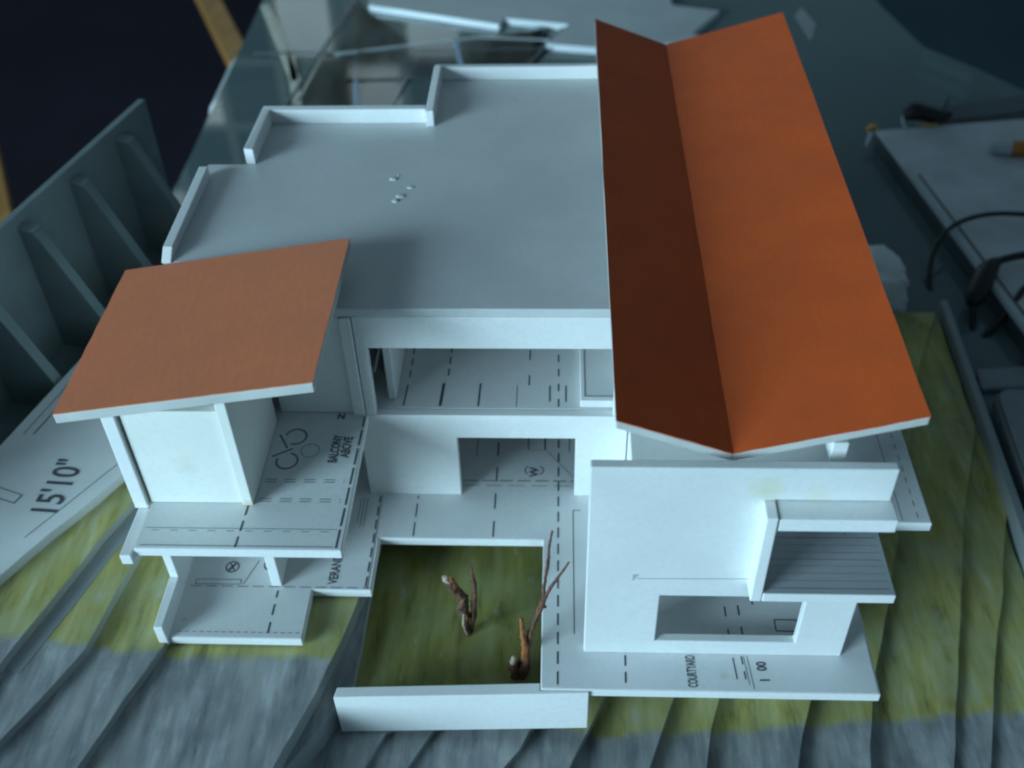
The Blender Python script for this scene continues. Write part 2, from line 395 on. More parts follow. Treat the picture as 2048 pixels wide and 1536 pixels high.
ls.append((-8.3, [(31, REAR), (28, 70), (22, 53), (18.3, 41.9), (17.2, 38.95), (16.5, 36.5), (14.6, FRONT)]))
ls.append((-7.6, [(26, REAR), (22, 70), (15, 50), (11.7, 41.3), (10.9, 39.0), (10.2, 36.0), (8.6, FRONT)]))
ls.append((-6.9, [(22, REAR), (17, 70), (12, 50), (8.4, 40.85), (7.4, 38.3), (6.3, 35.5), (3.6, FRONT)]))
ls.append((-6.1, [(17, REAR), (12, 70), (7, 50), (3.5, 40.5), (2.74, 38.5), (1.0, 35.0), (-2.5, FRONT)]))
ls.append((-5.4, [(12, REAR), (8, 70), (4, 50), (1.0, 41), (-1.6, 37.2), (-2.3, 35.8), (-3.3, 34.5), (-8, FRONT)]))
ls.append((-4.9, [(10, REAR), (6, 70), (2, 50), (-2, 41), (-8.07, 36.9), (-9.55, 34.1), (-14, FRONT)]))
ls.append((-4.4, [(9, REAR), (5, 70), (1, 50), (-6, 40), (-11.08, 36.3), (-12.23, 33.8), (-16.5, FRONT)]))
ls.append((-2.2, [(-9, REAR), (-12, 70), (-13.2, 51), (-13.33, 44.9), (-13.44, 38.36), (-14.1, 37.3), (-15.1, 35.2), (-16.7, 32.5), (-21, FRONT)]))
ls.append((-.9, [(-11, REAR), (-12.6, 60), (-13.2, 46.6), (-13.7, 44.4), (-14.9, 39.1), (-16.15, 35.1), (-17.25, 31.8), (-21.5, FRONT)]))
ls.append((-.2, [(-20, REAR), (-23, 60), (-25.2, 43), (-26.1, 39.9), (-27.5, 35.9), (-29.0, 31.2), (-32, FRONT)]))
ls.append((.5, [(-28.3, REAR), (-28.6, 60), (-29.4, 50), (-30.4, 43.1), (-30.95, 39.06), (-32.6, 35.3), (-34.1, 32.5), (-39, FRONT)]))
ls.append((1.2, [(-28.6, REAR), (-29, 62), (-31.2, 51.5), (-32.6, 47.7), (-34.2, 42.3), (-35.8, 37.5), (-41, FRONT)]))
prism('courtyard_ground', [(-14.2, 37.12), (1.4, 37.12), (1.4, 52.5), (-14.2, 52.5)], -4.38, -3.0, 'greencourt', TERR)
prev = TZ+.02
for i, (z, e) in enumerate(ls):
    L = layer(z, e, 'roadgrey' if z == -2.2 else 'terrain', prev if i == 0 else ls[i-1][0]-.02)
top = layer(2.0, [(-28.9, REAR), (-29.3, 62), (-31.1, 55.9), (-31.7, 54.8), (-33.8, 51.0), (-35.9, 47.6), (-38.1, 43.9), (-46, 30), (-49, FRONT)], 'paper', 1.18)
strip = [(-31.2, 51.5), (-32.6, 47.7), (-34.2, 42.3), (-35.8, 37.5)]
prism('bare_card_strip', [(x+.05, y) for x, y in strip]+[(x+1.15, y-.3) for x, y in strip[::-1]], .505, .53, 'bareboard', TERR)
top['label'] = 'printed site plan sheet with 15\'10" dimension'
ik = Ink(2.03); q = math.radians(76)
ik.line((-40.8, 57.5), (-35.2, 77.5), .14).line((-41.6, 57.5), (-36.2, 77.5), .08)
ik.line((-37.6, 47.2), (-31.2, 57.6), .06)
ik.line((-47, 54.0), (-39.3, 51.2), .07).line((-47, 53.0), (-39.6, 50.4), .07).line((-39.3, 51.2), (-39.6, 50.4), .12)
ik.line((-33.2, 60.4), (-31.0, 59.3), .08).line((-33.2, 60.8), (-31, 59.8), .08).arc((-33.5, 60.3), .2, w=.25)
ik.build(top)
text(top, '15\'10"', (-36.15, 49.1, 2.035), 2.9, math.radians(86), sx=.78)
text(top, '15', (-31.6, 60.6, 2.035), 2.0, math.radians(86), sx=.7)
# right hand rim board
link('border_board', *hexa([(39.5, 88.8, TZ+.02), (40.3, 88.8, TZ+.02), (37.5, FRONT, TZ+.02), (36.7, FRONT, TZ+.02), (39.45, 88.6, -8.6), (40.2, 88.6, -8.6), (37.45, FRONT, -8.8), (36.65, FRONT, -8.8)]), 'bareboard', TERR, .08)
# retaining wall with triangular buttresses on the left
d = Vector((.24, .971, 0)); nrm = Vector((.971, -.24, 0)); A = Vector((-45.28, 70.92, 0))
def wp(t, off, z): p = A + d*t + nrm*off; return (p.x, p.y, z)
rw = link('retaining_wall', *hexa([wp(-34, -.7, -6), wp(22.8, -.7, -6), wp(22.8, 0, -6), wp(-34, 0, -6), wp(-34, -.7, 11.9), wp(22.8, -.7, 12.05), wp(22.8, 0, 12.05), wp(-34, 0, 11.9)]), 'wallboard', TERR, .06)
for t in (-14.5, -5.6, 2.3, 9.8, 17.4):
    th = .5; prof = [(0.02, -2), (6.0, -2), (5.8, .9), (1.7, 10.2), (1.4, 10.75), (0.02, 10.85)]
    v = [wp(t-th, o, z) for o, z in prof] + [wp(t+th, o, z) for o, z in prof]; n = len(prof)
    f = [tuple(range(n)), tuple(range(2*n-1, n-1, -1))] + [(i, (i+1) % n, n+(i+1) % n, n+i) for i in range(n)]
    link('buttress', v, f, 'wallboard', rw, .06)
    vv = [wp(t-th-.03, .05, 10.87), wp(t+th+.03, .05, 10.87), wp(t+th+.03, 1.3, 10.76), wp(t-th-.03, 1.3, 10.76)]
    link('lit_buttress_top', *hexa(vv + [(a, b, c+.12) for a, b, c in vv]), 'bareboard', rw)  # paler card puts the light on the buttress top into colour
link('trench_floor', *hexa([wp(-34, 0, -2.2), wp(22.8, 0, -2.2), wp(20, 6.4, -2.2), wp(-34, 5.4, -2.2), wp(-34, 0, -1.6), wp(22.8, 0, -1.6), wp(20, 6.4, -1.6), wp(-34, 5.4, -1.6)]), 'wallboard', TERR)

# ------------------------------------------------------------------ house model
H = thing('model_house', (0, 55, -.9), 'white foam board house model with orange butterfly roof', 'house model')
TH = .7
# --- ground floor slab
gs = cells('ground_floor_slab', [-26, -16.87, -12.75, -.92, 20.45], [37.05, 40.45, 44.5, 49.15, 60, 85.4],
    lambda x, y: (y > 40.45 if x < -16.87 else y > 44.5 if x < -12.75 else y > 49.15 if x < -.92 else True), -TH, 0, XY, 'white', H)
pl = cells('plan_print_sheet', [-25.92, -16.95, -12.85, -.84, 20.3], [37.15, 40.55, 44.58, 49.25, 60, 85.2],
    lambda x, y: (y > 40.55 if x < -16.95 else y > 44.58 if x < -12.85 else y > 49.25 if x < -.84 else True), .004, .03, XY, 'plan', gs, 0)
ik = Ink(.045)
ik.dash((.16, 37.4), (.16, 69), .95, .55, .14)
ik.dash((-10.35, 49.4), (-10.35, 53.3), 1.3, .5, .12).dash((-4.55, 49.4), (-4.55, 66), 1.5, 1.2, .13)
ik.line((1.25, 41.2), (1.25, 52.0), .07).line((1.25, 52), (1.8, 52), .07)
ik.line((-13.05, 44.6), (-13.05, 53.3), .05).dash((-13.2, 44.8), (-13.2, 53.2), .9, .4, .14)
ik.line((-14.1, 50.2), (-14.1, 53), .05).line((-14.35, 50.2), (-14.35, 53), .05).line((-14.6, 50.6), (-14.6, 53), .04)
ik.dash((-25.5, 44.72), (-12.9, 44.72), .8, .3, .06)
ik.dash((-19.25, 40.9), (-19.25, 44.4), .9, .55, .15).dash((-25.4, 40.95), (-17.1, 40.95), .3, .2, .05)
ik.rect(-25.2, -22.0, 44.9, 45.3, .05).line((-21.8, 44.9), (-21.1, 47), .06)
ik.arc((-22.9, 46.4), .45, w=.12).arc((-20.2, 46.6), .45, w=.1).line((-23.1, 46.1), (-22.7, 46.7), .2).line((-22.7, 46.1), (-23.1, 46.7), .12)
ik.line((-20.4, 46.3), (-20.4, 46.9), .12).line((-20.0, 46.3), (-20.0, 46.9), .12)
# terrace edge marks on the right
ik.dash((4.5, 37.6), (4.55, 39.7), .8, .45, .15)
ik.line((11.6, 38.0), (11.5, 39.6), .1).line((12.35, 37.6), (12.2, 39.7), .05).line((12.6, 37.3), (12.42, 39.7), .05).dash((12.15, 38), (12.05, 39.7), .6, .5, .12)
# seen through the low window and door
ik.dash((11.45, 41), (11.3, 49), .8, 1.0, .13).dash((12.35, 41.2), (12.2, 49), .8, .9, .14).rect(14.6, 16.1, 41.7, 42.6, .1).line((13.3, 43.8), (13.3, 45), .14)
ik.dash((-7, 54.9), (1.3, 54.9), 1.0, .35, .09).dash((-7, 54.4), (1.3, 54.4), 1.2, .5, .05)
ik.line((-6.2, 57.5), (-6.2, 62), .06).line((-2.2, 58.2), (-2.2, 60.0), .1).line((-.9, 58.2), (-.9, 60.0), .13).line((-3.1, 60.7), (-3.1, 63), .12).line((0, 60.7), (0, 63), .12)
ik.line((1.0, 58), (1.0, 62), .07).line((-.9, 58.3), (1.3, 55.3), .04).rect(-2.2, -.9, 58.2, 60, .04)
ik.arc((-1.7, 56), .7, 130, 230, .09, 8, .8).arc((-1.7, 56), .7, -50, 50, .09, 8, .8)
ik.build(gs)
text(gs, 'W', (-1.4, 55.3, .05), .95, math.radians(88), bold=.03)
text(gs, 'DN', (-1.75, 61.9, .05), .85, math.radians(88), bold=.03)
text(gs, 'VERANDA', (-15.25, 45.0, .05), .92, math.radians(89), sx=.72, bold=.02)
text(gs, 'COURTYARD', (9.05, 37.35, .05), .85, math.radians(91), sx=.46, bold=.02)
text(gs, '1', (13.65, 37.75, .05), .9, math.radians(92), bold=.01)
text(gs, '00', (13.55, 38.65, .05), .85, math.radians(92), sx=.8, bold=.03)
# --- lower left room
box('low_parapet', -26.5, -25.85, 40.2, 44.3, -.55, 1.5, 'white', H)
box('room_wall', -26.5, -25.85, 44.32, 57, -.55, 7.58, 'white', H)
box('post_wall', -19.75, -19.05, 44.75, 53.3, .04, 7.58, 'white', H)
# --- upper floor, left wing
us = cells('upper_floor_slab', [-26.3, -13.25], [41.3, 53.4, 58], lambda x, y: True, 7.6, 8.3, XY, 'white', H)
cells('plan_print_sheet', [-26.25, -13.32], [41.38, 53.5], lambda x, y: True, 8.304, 8.33, XY, 'plan', us, 0)
ik = Ink(8.345)
ik.dash((-13.62, 41.5), (-13.42, 53.2), 1.5, .28, .15).dash((-19.95, 41.5), (-19.85, 44.9), .85, .45, .15)
ik.line((-26, 41.6), (-13.8, 41.6), .05).line((-26, 43.0), (-13.8, 43.0), .035).dash((-25.6, 42.8), (-14, 42.8), .5, .7, .04)
for yy in (45.3, 47.0):
    ik.dash((-19.2, yy), (-13.9, yy), .75, .55, .06).dash((-19.2, yy+.22), (-13.9, yy+.22), .75, .55, .06)
ik.build(us)
ik = Ink(8.345)
for (x, y, a) in ((-17.9, 51.2, -150), (-18.1, 48.9, 120)):
    c, s_ = math.cos(math.radians(a)), math.sin(math.radians(a))
    ik.arc((x, y), .72, a+40, a+320, .18, 16); ik.line((x+c*.9-s_*.75, y+s_*.9+c*.75), (x+c*.9+s_*.75, y+s_*.9-c*.75), .18)
ik.arc((-16.7, 49.9), .62, w=.06)
ik.build(us, 'ink_grey', 'printed_furniture')
text(us, 'BALCONY', (-14.75, 48.75, 8.35), .85, math.radians(89), sx=.66, bold=.03)
text(us, 'ABOVE', (-14.0, 49.25, 8.35), .85, math.radians(89), sx=.74, bold=.03)
text(us, 'N', (-15.35, 53.0, 8.35), .7, math.radians(0), bold=.05)
box('edge_strip', -27.15, -26.42, 40.95, 44.9, 7.2, 8.05, 'white', H)
# --- stair tower
box('tower_wall', -27.3, -26.45, 44.85, 58, 8.05, 16.75, 'white', H)
box('tower_panel', -26.22, -20.25, 45.1, 45.75, 8.36, 16.5, 'tower', H)
tw = link('tower_wall', *hexa([(-20.2, 44.9, 8.36), (-19.5, 44.9, 8.36), (-19.5, 52.7, 8.36), (-20.2, 52.7, 8.36), (-20.2, 44.9, 17.75), (-19.5, 44.9, 17.9), (-19.5, 52.7, 17.9), (-20.2, 52.7, 17.75)]), 'tower', H, .07)
box('lintel', -26.2, -20.3, 46.4, 47.0, 16.2, 17.0, 'white', H)
def tilt(name, xa, za, xb, zb, y0, y1, th, mat, facing, sub=.06):
    """a roof board sloping along x with a coloured card glued on top"""
    v = [(xa, y0, za-th), (xb, y0, zb-th), (xb, y1, zb-th), (xa, y1, za-th), (xa, y0, za), (xb, y0, zb), (xb, y1, zb), (xa, y1, za)]
    o = link(name, *hexa(v), mat, H, .06)
    n = 26; g = .02; V = []; F = []
    ny = 14
    for lay in (0, 1):
        for j in range(ny+1):
            for i in range(n+1):
                t = i/n; x = xa+(xb-xa)*t; y = y0+(y1-y0)*j/ny
                edge = .05*noise.noise(Vector((x*1.3, y*1.3, 3)))
                if i in (0, n): x += edge
                if j in (0, ny): y += edge
                V.append((x, y, za+(zb-za)*t + .015 + lay*sub))
    st = (n+1)*(ny+1)
    for j in range(ny):
        for i in range(n):
            a = j*(n+1)+i; F += [(a, a+n+1, a+n+2, a+1), (st+a, st+a+1, st+a+n+2, st+a+n+1)]
    per = [(i, 0) for i in range(n)] + [(n, j) for j in range(ny)] + [(i, ny) for i in range(n, 0, -1)] + [(0, j) for j in range(ny, 0, -1)]
    idx = [j*(n+1)+i for i, j in per]
    for a, b in zip(idx, idx[1:]+idx[:1]): F.append((a, b, st+b, st+a))
    link('card_facing', V, F, facing, o, 0, False)
    return o
r = tilt('tower_roof', -29.55, 17.24, -13.75, 19.9, 44.0, 58.2, .72, 'edgeboard', 'terracotta')
r['label'] = 'sloping terracotta roof over the small tower'
# --- main block
box('back_wall', -19.4, -14.25, 53.62, 54.3, 8.36, 17.06, 'white', H)
box('main_side_wall', -14.2, -13.42, 53.3, 77, 8.36, 17.06, 'white', H)
mf = cells('main_upper_floor', [-13.3, 5.0], [54.16, 85], lambda x, y: True, 7.55, 8.27, XY, 'white', H)
cells('plan_print_sheet', [-13.25, 4.9], [54.2, 84.8], lambda x, y: True, 8.272, 8.3, XY, 'plan', mf, 0)
ik = Ink(8.315)
ik.line((-10.85, 54.4), (-10.75, 56.6), .14).line((-8.25, 54.4), (-8.15, 56.8), .24).line((-5.55, 54.4), (-5.5, 56.8), .14)
ik.dash((-10.7, 57.4), (-10.6, 75), .8, .5, .12).dash((-7.9, 57.6), (-7.7, 75), .8, .5, .13)
ik.dash((-2.0, 56.6), (-2.0, 70), 1.1, 1.7, .11).dash((.12, 54.4), (.12, 75), .8, .8, .12).dash((2.6, 54.4), (2.6, 75), 1.0, .7, .1)
ik.line((-2.85, 54.4), (-2.85, 56.6), .05).line((-.5, 54.9), (-.5, 56.6), .12).line((.65, 54.9), (.65, 56.6), .12)
ik.dash((-12, 61), (1.6, 61), .5, .5, .05).line((-5.6, 63.2), (.2, 63.2), .16)
ik.build(mf)
cells('main_front_wall', [-13.98, -7.1, 1.35, 5.0], [0.04, 6.08, 8.3], lambda x, z: not (-7.1 < x < 1.35 and z < 6.08), 53.44, 54.12, XZ, 'white', H)
cells('main_upper_wall', [-13.36, -12.62, 3.9, 5.0], [8.33, 14.42, 17.08], lambda x, z: not (-12.62 < x < 3.9 and z < 14.42), 53.46, 54.1, XZ, 'white', H)
box('inner_wall', -11.95, -11.35, 55.0, 66, 8.34, 16.9, 'white', H)
pf = cells('raised_platform', [1.66, 5.0], [54.3, 64], lambda x, y: True, 8.34, 9.0, XY, 'white', H)
cells('plan_print_sheet', [1.88, 4.95], [54.55, 63.9], lambda x, y: True, 9.004, 9.03, XY, 'plan', pf, 0)
Ink(9.045).line((2.0, 54.75), (2.0, 63), .07).line((2.0, 54.75), (4.9, 54.75), .07).build(pf)
box('inner_back_wall', -13.3, 5, 76, 76.7, 8.34, 17.06, 'white', H)
# --- flat roof with stepped outline
fr = cells('flat_roof', [-26.95, -23.9, -19.4, -10.6, 6.5], [53.42, 58.5, 71.3, 78.2, 85.7],
    lambda x, y: False if (x < -19.4 and y < 58.5) else y < 71.3 if x < -23.9 else y < 78.2 if x < -10.6 else True, 17.1, 17.8, XY, 'roofboard', H)
for (x0, x1, y0, y1, h) in ((-23.92, -23.2, 71.25, 77.55, 1.3), (-23.9, -10.65, 77.56, 78.22, 1.25), (-10.62, -9.95, 77.0, 85.05, 1.35), (-10.6, 3.9, 85.06, 85.72, 1.2)):
    box('parapet', x0, x1, y0, y1, 17.81, 17.8+h, 'white', H, .08, .05)
link('parapet', *hexa([(-26.98, 58.3, 17.81), (-26.3, 58.3, 17.81), (-26.3, 69.4, 17.81), (-26.98, 69.4, 17.81), (-26.98, 59.3, 18.5), (-26.3, 59.3, 18.5), (-26.3, 69.4, 18.75), (-26.98, 69.4, 18.75)]), 'white', H, .06)
for (x, y, r_, e) in ((-12.3, 69.1, .2, 2.6), (-12.0, 69.6, .12, 1.2), (-11.5, 66.7, .22, 2.6), (-11.8, 66.1, .24, 1.6), (-10.9, 67.9, .16, 2.6)):
    bm = bmesh.new(); bmesh.ops.create_icosphere(bm, subdivisions=2, radius=1)
    vs = [(x+v.co.x*r_*.7*e*(1+.4*noise.noise(v.co*1.7+Vector((x, y, 0)))), y+v.co.y*r_*1.3, 17.8+v.co.z*r_*.42) for v in bm.verts]
    fs = [tuple(v.index for v in f.verts) for f in bm.faces]; bm.free()
    link('glue_blob', vs, fs, 'roofboard', fr, 0, True)
box('outer_wall', -26.9, -26.25, 58.1, 71.2, -.1, 17.08, 'white', H)
box('outer_wall', -26.2, -23.3, 70.6, 71.25, -.1, 17.08, 'white', H)
box('outer_wall', -23.85, -23.2, 71.3, 77.5, -.1, 17.08, 'white', H)
box('outer_wall', -23.1, -10.7, 77.5, 78.15, -.1, 17.08, 'white', H)
box('outer_wall', -10.55, -9.95, 78.2, 85.0, .04, 17.08, 'white', H)
box('outer_wall', -9.9, 18.4, 85.0, 85.6, .04, 16.7, 'white', H)
# --- right wing
fw = cells('front_wall', [1.85, 6.4, 12.2, 15.3, 18.45], [.04, 1.45, 6.22, 7.62, 15.12, 17.63],
    lambda x, z: not (6.4 < x < 15.3 and 1.45 < z < 6.22) and not (x > 12.2 and 7.62 < z < 15.12), 39.83, 40.45, XZ, 'frontwall', H, .08)
link('score_line', *hexa([(4.9, 39.80, 7.9), (11.5, 39.80, 8.0), (11.5, 39.82, 8.0), (4.9, 39.82, 7.9), (4.9, 39.80, 7.96), (11.5, 39.80, 8.06), (11.5, 39.82, 8.06), (4.9, 39.82, 7.96)]), 'score', fw)
link('score_line', *hexa([(4.62, 39.80, 7.75), (4.68, 39.80, 7.75), (4.68, 39.82, 7.75), (4.62, 39.82, 7.75), (4.62, 39.80, 8.3), (5.0, 39.80, 8.35), (5.0, 39.82, 8.35), (4.62, 39.82, 8.3)]), 'score', fw)
box('fin', 11.52, 12.15, 38.45, 39.81, 7.62, 15.1, 'white', H)
box('canopy', 12.22, 18.62, 38.45, 40.4, 14.1, 15.08, 'white', H)
link('pencil_mark', *hexa([(12.165, 38.43, 13.9), (12.21, 38.43, 13.9), (12.21, 39.8, 14), (12.165, 39.8, 14), (12.165, 38.44, 15.13), (12.21, 38.44, 15.13), (12.21, 39.8, 15.13), (12.165, 39.8, 15.13)]), 'ink', H)
rs = cells('right_upper_slab', [5.0, 12.2, 19.92, 23.4], [38.45, 40.47, 44.0, 62, 85],
    lambda x, y: (y > 40.47 if x < 12.2 else True if x < 19.92 else 44 < y < 62), 7.64, 8.36, XY, 'white', H)
cells('plan_print_sheet', [5.05, 12.27, 19.85, 23.3], [40.52, 44.08, 61.9, 84.9],
    lambda x, y: (True if x < 12.27 else y > 44.08 if x < 19.85 else 44.08 < y < 61.9), 8.364, 8.39, XY, 'plan', rs, 0)
cells('deck_print_sheet', [12.27, 19.85], [38.52, 44.07], lambda x, y: True, 8.364, 8.39, XY, 'plan_shaded', rs, 0)  # printed deck; the shade over the balcony is in its dark tone too
ik = Ink(8.405); ik2 = Ink(8.40)
for k in range(9): ik2.line((12.5, 38.9+k*.55), (19.6, 38.9+k*.55+random.uniform(-.05, .05)), random.choice((.03, .05, .07)))
ik.line((12.6, 43.6), (17.8, 43.6), .12).line((17.8, 43), (17.8, 43.6), .12)
ik.dash((22.6, 44.4), (22.6, 56), .5, .5, .06).line((21.6, 44.2), (21.6, 58), .05)
ik.build(rs, 'ink_grey'); ik2.build(rs, 'plank_print', 'printed_planks')
box('side_wall', 5.05, 5.7, 45, 53.4, .04, 7.6, 'white', H)
box('upper_side_wall', 5.06, 5.7, 53.6, 85, 8.42, 17.06, 'white', H)
box('right_side_wall', 17.8, 18.4, 47, 84.8, .04, 7.6, 'white', H)
box('right_upper_wall', 17.7, 18.3, 52, 84.8, 8.42, 19.0, 'white', H)
box('cross_wall', 5.8, 17.6, 55, 55.6, 8.42, 17.0, 'white', H)
box('cross_wall', 5.8, 17.7, 48.5, 49.1, .04, 7.6, 'white', H)
box('rafter', 15.05, 15.95, 41.2, 84, 16.9, 18.25, 'white', H)
# --- butterfly roof
VY0, VY1 = 41.1, 92.4
ra = tilt('roof_panel', 3.2, 19.9, 9.70, 17.42, VY0, VY1, .55, 'edgeboard', 'orange'); ra['label'] = 'narrow shaded left slope of the butterfly roof'
rb = tilt('roof_panel', 9.72, 17.42, 19.72, 20.35, VY0, VY1, .55, 'edgeboard', 'orange'); rb['label'] = 'wide bright orange right slope of the butterfly roof'
box('foundation_wall', 4, 17, 43, 43.7, -7.5, -.72, 'white', H)
box('foundation_wall', 16.2, 17, 44, 80, -9.2, -.72, 'white', H)
# --- planter wall closing the courtyard
prism('planter_wall', [(-14.1, 36.22), (2.15, 36.84), (2.15, 37.03), (-.97, 37.03), (-.97, 37.55), (-13.95, 36.98)], -4.25, -.06, 'white', H, .06)

# ------------------------------------------------------------------ twigs standing in the courtyard
t1 = thing('twig_tree', (-6.04, 43.16, -3.0), 'short thick twig with pale cut end in the middle of the courtyard', 'twig', 'twig trees in the courtyard')
RG = dict(rag=.55, seg=12, sub=9)
tube('trunk', [(-6.05, 43.2, -3.2), (-6.2, 43.15, -1.6), (-6.12, 43.12, -.4), (-6.3, 43.1, .5), (-6.05, 43.1, 1.5)], [.22, .30, .24, .36, .2], 'bark', t1, **RG)
tube('branch', [(-6.0, 43.1, .8), (-6.35, 43.05, 1.7), (-6.75, 42.95, 2.6), (-7.1, 42.9, 3.4)], [.2, .3, .33, .3], 'bark', t1, **RG)
tube('cut_end', [(-7.05, 42.9, 3.34), (-7.28, 42.87, 3.72)], [.27, .21], 'cutwood', t1, **RG)
tube('branch', [(-6.6, 42.9, 2.4), (-6.72, 42.8, 3.2), (-6.86, 42.7, 4.15)], [.14, .15, .04], 'bark_light', t1, **RG)
tube('branch', [(-5.85, 43.3, -2.9), (-5.62, 43.3, -.8), (-5.5, 43.3, .9), (-5.4, 43.3, 2.2), (-5.48, 43.3, 3.4), (-5.55, 43.3, 4.7)], [.12, .2, .2, .16, .11, .03], 'bark', t1, **RG)
tube('splinter', [(-6.15, 43.0, -2.9), (-6.3, 42.95, -1.5), (-6.24, 42.9, -.3)], [.05, .12, .05], 'cutwood', t1, **RG)
t2 = thing('twig_tree', (-2.3, 39.95, -3.0), 'tall forked bare twig leaning over the courtyard edge', 'twig', 'twig trees in the courtyard')
tube('trunk', [(-2.3, 39.95, -3.3), (-2.0, 39.95, -1.2), (-1.85, 39.95, .4), (-1.5, 39.95, 2.4), (-1.05, 39.95, 4.2), (-.82, 39.95, 5.2), (-.66, 39.95, 5.9)], [.40, .34, .2, .15, .17, .2, .12], 'bark', t2, **RG)
tube('branch', [(-.75, 39.95, 5.5), (-.66, 39.95, 7.4), (-.46, 39.95, 9.2), (-.40, 39.95, 10.6), (-.22, 39.95, 12.1)], [.12, .09, .1, .08, .06], 'bark', t2, **RG)
tube('branch', [(-.78, 39.95, 5.4), (-.25, 39.9, 6.9), (.22, 39.9, 8.0), (.78, 39.9, 9.3)], [.13, .1, .08, .06], 'bark', t2, **RG)
tube('branch', [(-2.05, 39.9, -1.4), (-1.98, 39.8, .4), (-2.06, 39.75, 2.0), (-2.15, 39.7, 3.8)], [.2, .22, .19, .12], 'bark_light', t2, **RG)
tube('branch', [(-1.95, 39.95, -.6), (-1.72, 40, .9), (-1.66, 40, 2.1)], [.17, .2, .12], 'bark', t2, **RG)
tube('stub', [(-2.68, 39.8, -3.3), (-2.78, 39.75, -2.0), (-2.79, 39.7, -1.0)], [.28, .3, .27], 'bark', t2, **RG)
tube('cut_end', [(-2.79, 39.7, -1.05), (-2.72, 39.68, -.45)], [.24, .14], 'cutwood', t2, **RG)
tube('splinter', [(-.82, 39.9, 5.0), (-.68, 39.85, 4.9), (-.55, 39.8, 4.85)], [.12, .1, .03], 'bark', t2, **RG)

# ------------------------------------------------------------------ clutter on the glass, right side
def rot_rect(o, ux, sx, sy):
    o = Vector(o); ux = Vector(ux).normalized(); uy = Vector((ux.y, -ux.x))   # uy towards the viewer
    return [tuple(o), tuple(o+ux*sx), tuple(o+ux*sx+uy*sy), tuple(o+uy*sy)], o, ux, uy
bx = thing('grey_case', (52, 99, TZ), 'flat grey case with raised rim lying right of the model', 'case')
ul = Vector((.147, -.989)).normalized(); up_ = Vector((.989, .147))
o0 = Vector((40.6, 124.4))
def cp(a, b): p = o0+up_*a+ul*b; return (p.x, p.y)
prism('shell', [cp(.1, 0), cp(34, 0), cp(34, 62), cp(.1, 62)], TZ+.02, -9.3, 'device_side', bx, .3)
prism('lid', [cp(0, -.1), cp(34.1, -.1), cp(34.1, 62.1), cp(0, 62.1)], -9.28, -9.05, 'device', bx, .1)
prism('rim', [cp(.15, 9), cp(.95, 9), cp(.95, 61), cp(.15, 61)], -9.04, -8.85, 'device_rim', bx, .08)
prism('groove', [cp(1.2, 11), cp(1.5, 11), cp(1.5, 61), cp(1.2, 61)], -9.04, -9.0, 'device_side', bx)
dv = thing('portable_drive', (46, 66, TZ), 'blue-grey rounded drive beside the model rim at the right edge', 'drive')
rr = []
for (cx_, cy_, a0) in ((42.4, 73.6, 90), (41.4, 57.5, 180), (58, 57.5, 270), (58, 73.6, 0)):
    for k in range(7):
        a = math.radians(a0+90*k/6 if a0 != 90 else 90+90*k/6); rr.append((cx_+1.6*math.cos(a), cy_+1.6*math.sin(a)))
rr = rr[0:7]+rr[7:14]+rr[14:21]+rr[21:28]
prism('body', rr, TZ+.02, -8.7, 'drive', dv, .35)
prism('seam', [(x*.985+.7, y*.985+1) for x, y in rr], -8.68, -8.62, 'device_side', dv)
prism('top_plate', [(x*.975+1.2, y*.975+1.6) for x, y in rr], -8.61, -8.5, 'drive', dv, .06)
br = tag(prism('grey_block', [(41, 77.2), (60, 78.5), (60, 82), (41.3, 80.2)], TZ+.02, -10.6, 'drive', None, .2, loc=(50, 79, TZ)), 'narrow grey block between the case and the drive', 'block')
c1 = tag(tube('thin_cable', [(62.73, 96.18, -6.91), (54.89, 101.20, -7.12), (49.66, 102.98, -7.54), (45.48, 102.25, -7.95), (42.34, 99.53, -8.37), (40.67, 96.18, -10.05), (40.35, 92.00, -12.14), (40.98, 87.82, -13.39)], .28, 'cable', None, 8, (39, 84, TZ)), 'thin black cable arching over the grey case', 'cable')
c2 = thing('plug_cable', (42, 86, TZ), 'thick black cable ending in a moulded plug beside the case', 'cable')
tube('lead', [(62.73, 96.70, -7.12), (54.36, 95.97, -7.54), (49.14, 95.14, -7.75), (46.52, 94.30, -7.95)], .42, 'cable', c2, 10)
tube('plug', [(46.84, 94.51, -7.95), (45.58, 93.25, -8.16), (44.54, 91.58, -8.58), (43.49, 89.80, -9.21), (42.97, 88.97, -9.63)], [.5, 1.05, 1.15, 1.0, .5], 'cable', c2, 12)
tube('tail', [(43.18, 89.28, -9.52), (42.86, 86.35, -11.72), (42.03, 82.59, -13.08), (41.40, 78.93, -13.39)], .34, 'cable', c2, 8)
c3 = tag(tube('looped_cable', [(62.73, 96.50, -8.58), (50.70, 92.21, -8.58), (46.63, 88.13, -9.63), (43.91, 85.94, -11.30), (42.76, 85.31, -12.35)], .36, 'cable', None, 8, (41, 82, TZ)), 'black cable crossing the case edge below the plug', 'cable')
c4 = tag(tube('slanting_cable', [(42.65, 86.15, -12.76), (45.58, 82.90, -12.03), (47.88, 79.66, -11.09), (52.27, 75.90, -11.09), (60.64, 71.09, -11.09)], [.4, .55, .7, .7, .7], 'cable', None, 9, (41, 82, TZ)), 'thick black cable slanting across the drive', 'cable')
c5 = tag(tube('straight_cable', [(42.03, 79.04, -13.08), (44.95, 79.25, -12.35), (50.18, 79.45, -11.30), (60.64, 79.45, -11.09)], .3, 'cable', None, 8, (41, 76, TZ)), 'black cable running straight along the drive top edge', 'cable')
pc = thing('orange_pencil', (57.50, 117.09, -9.00), 'orange pencil with white end lying on the grey case', 'pencil')
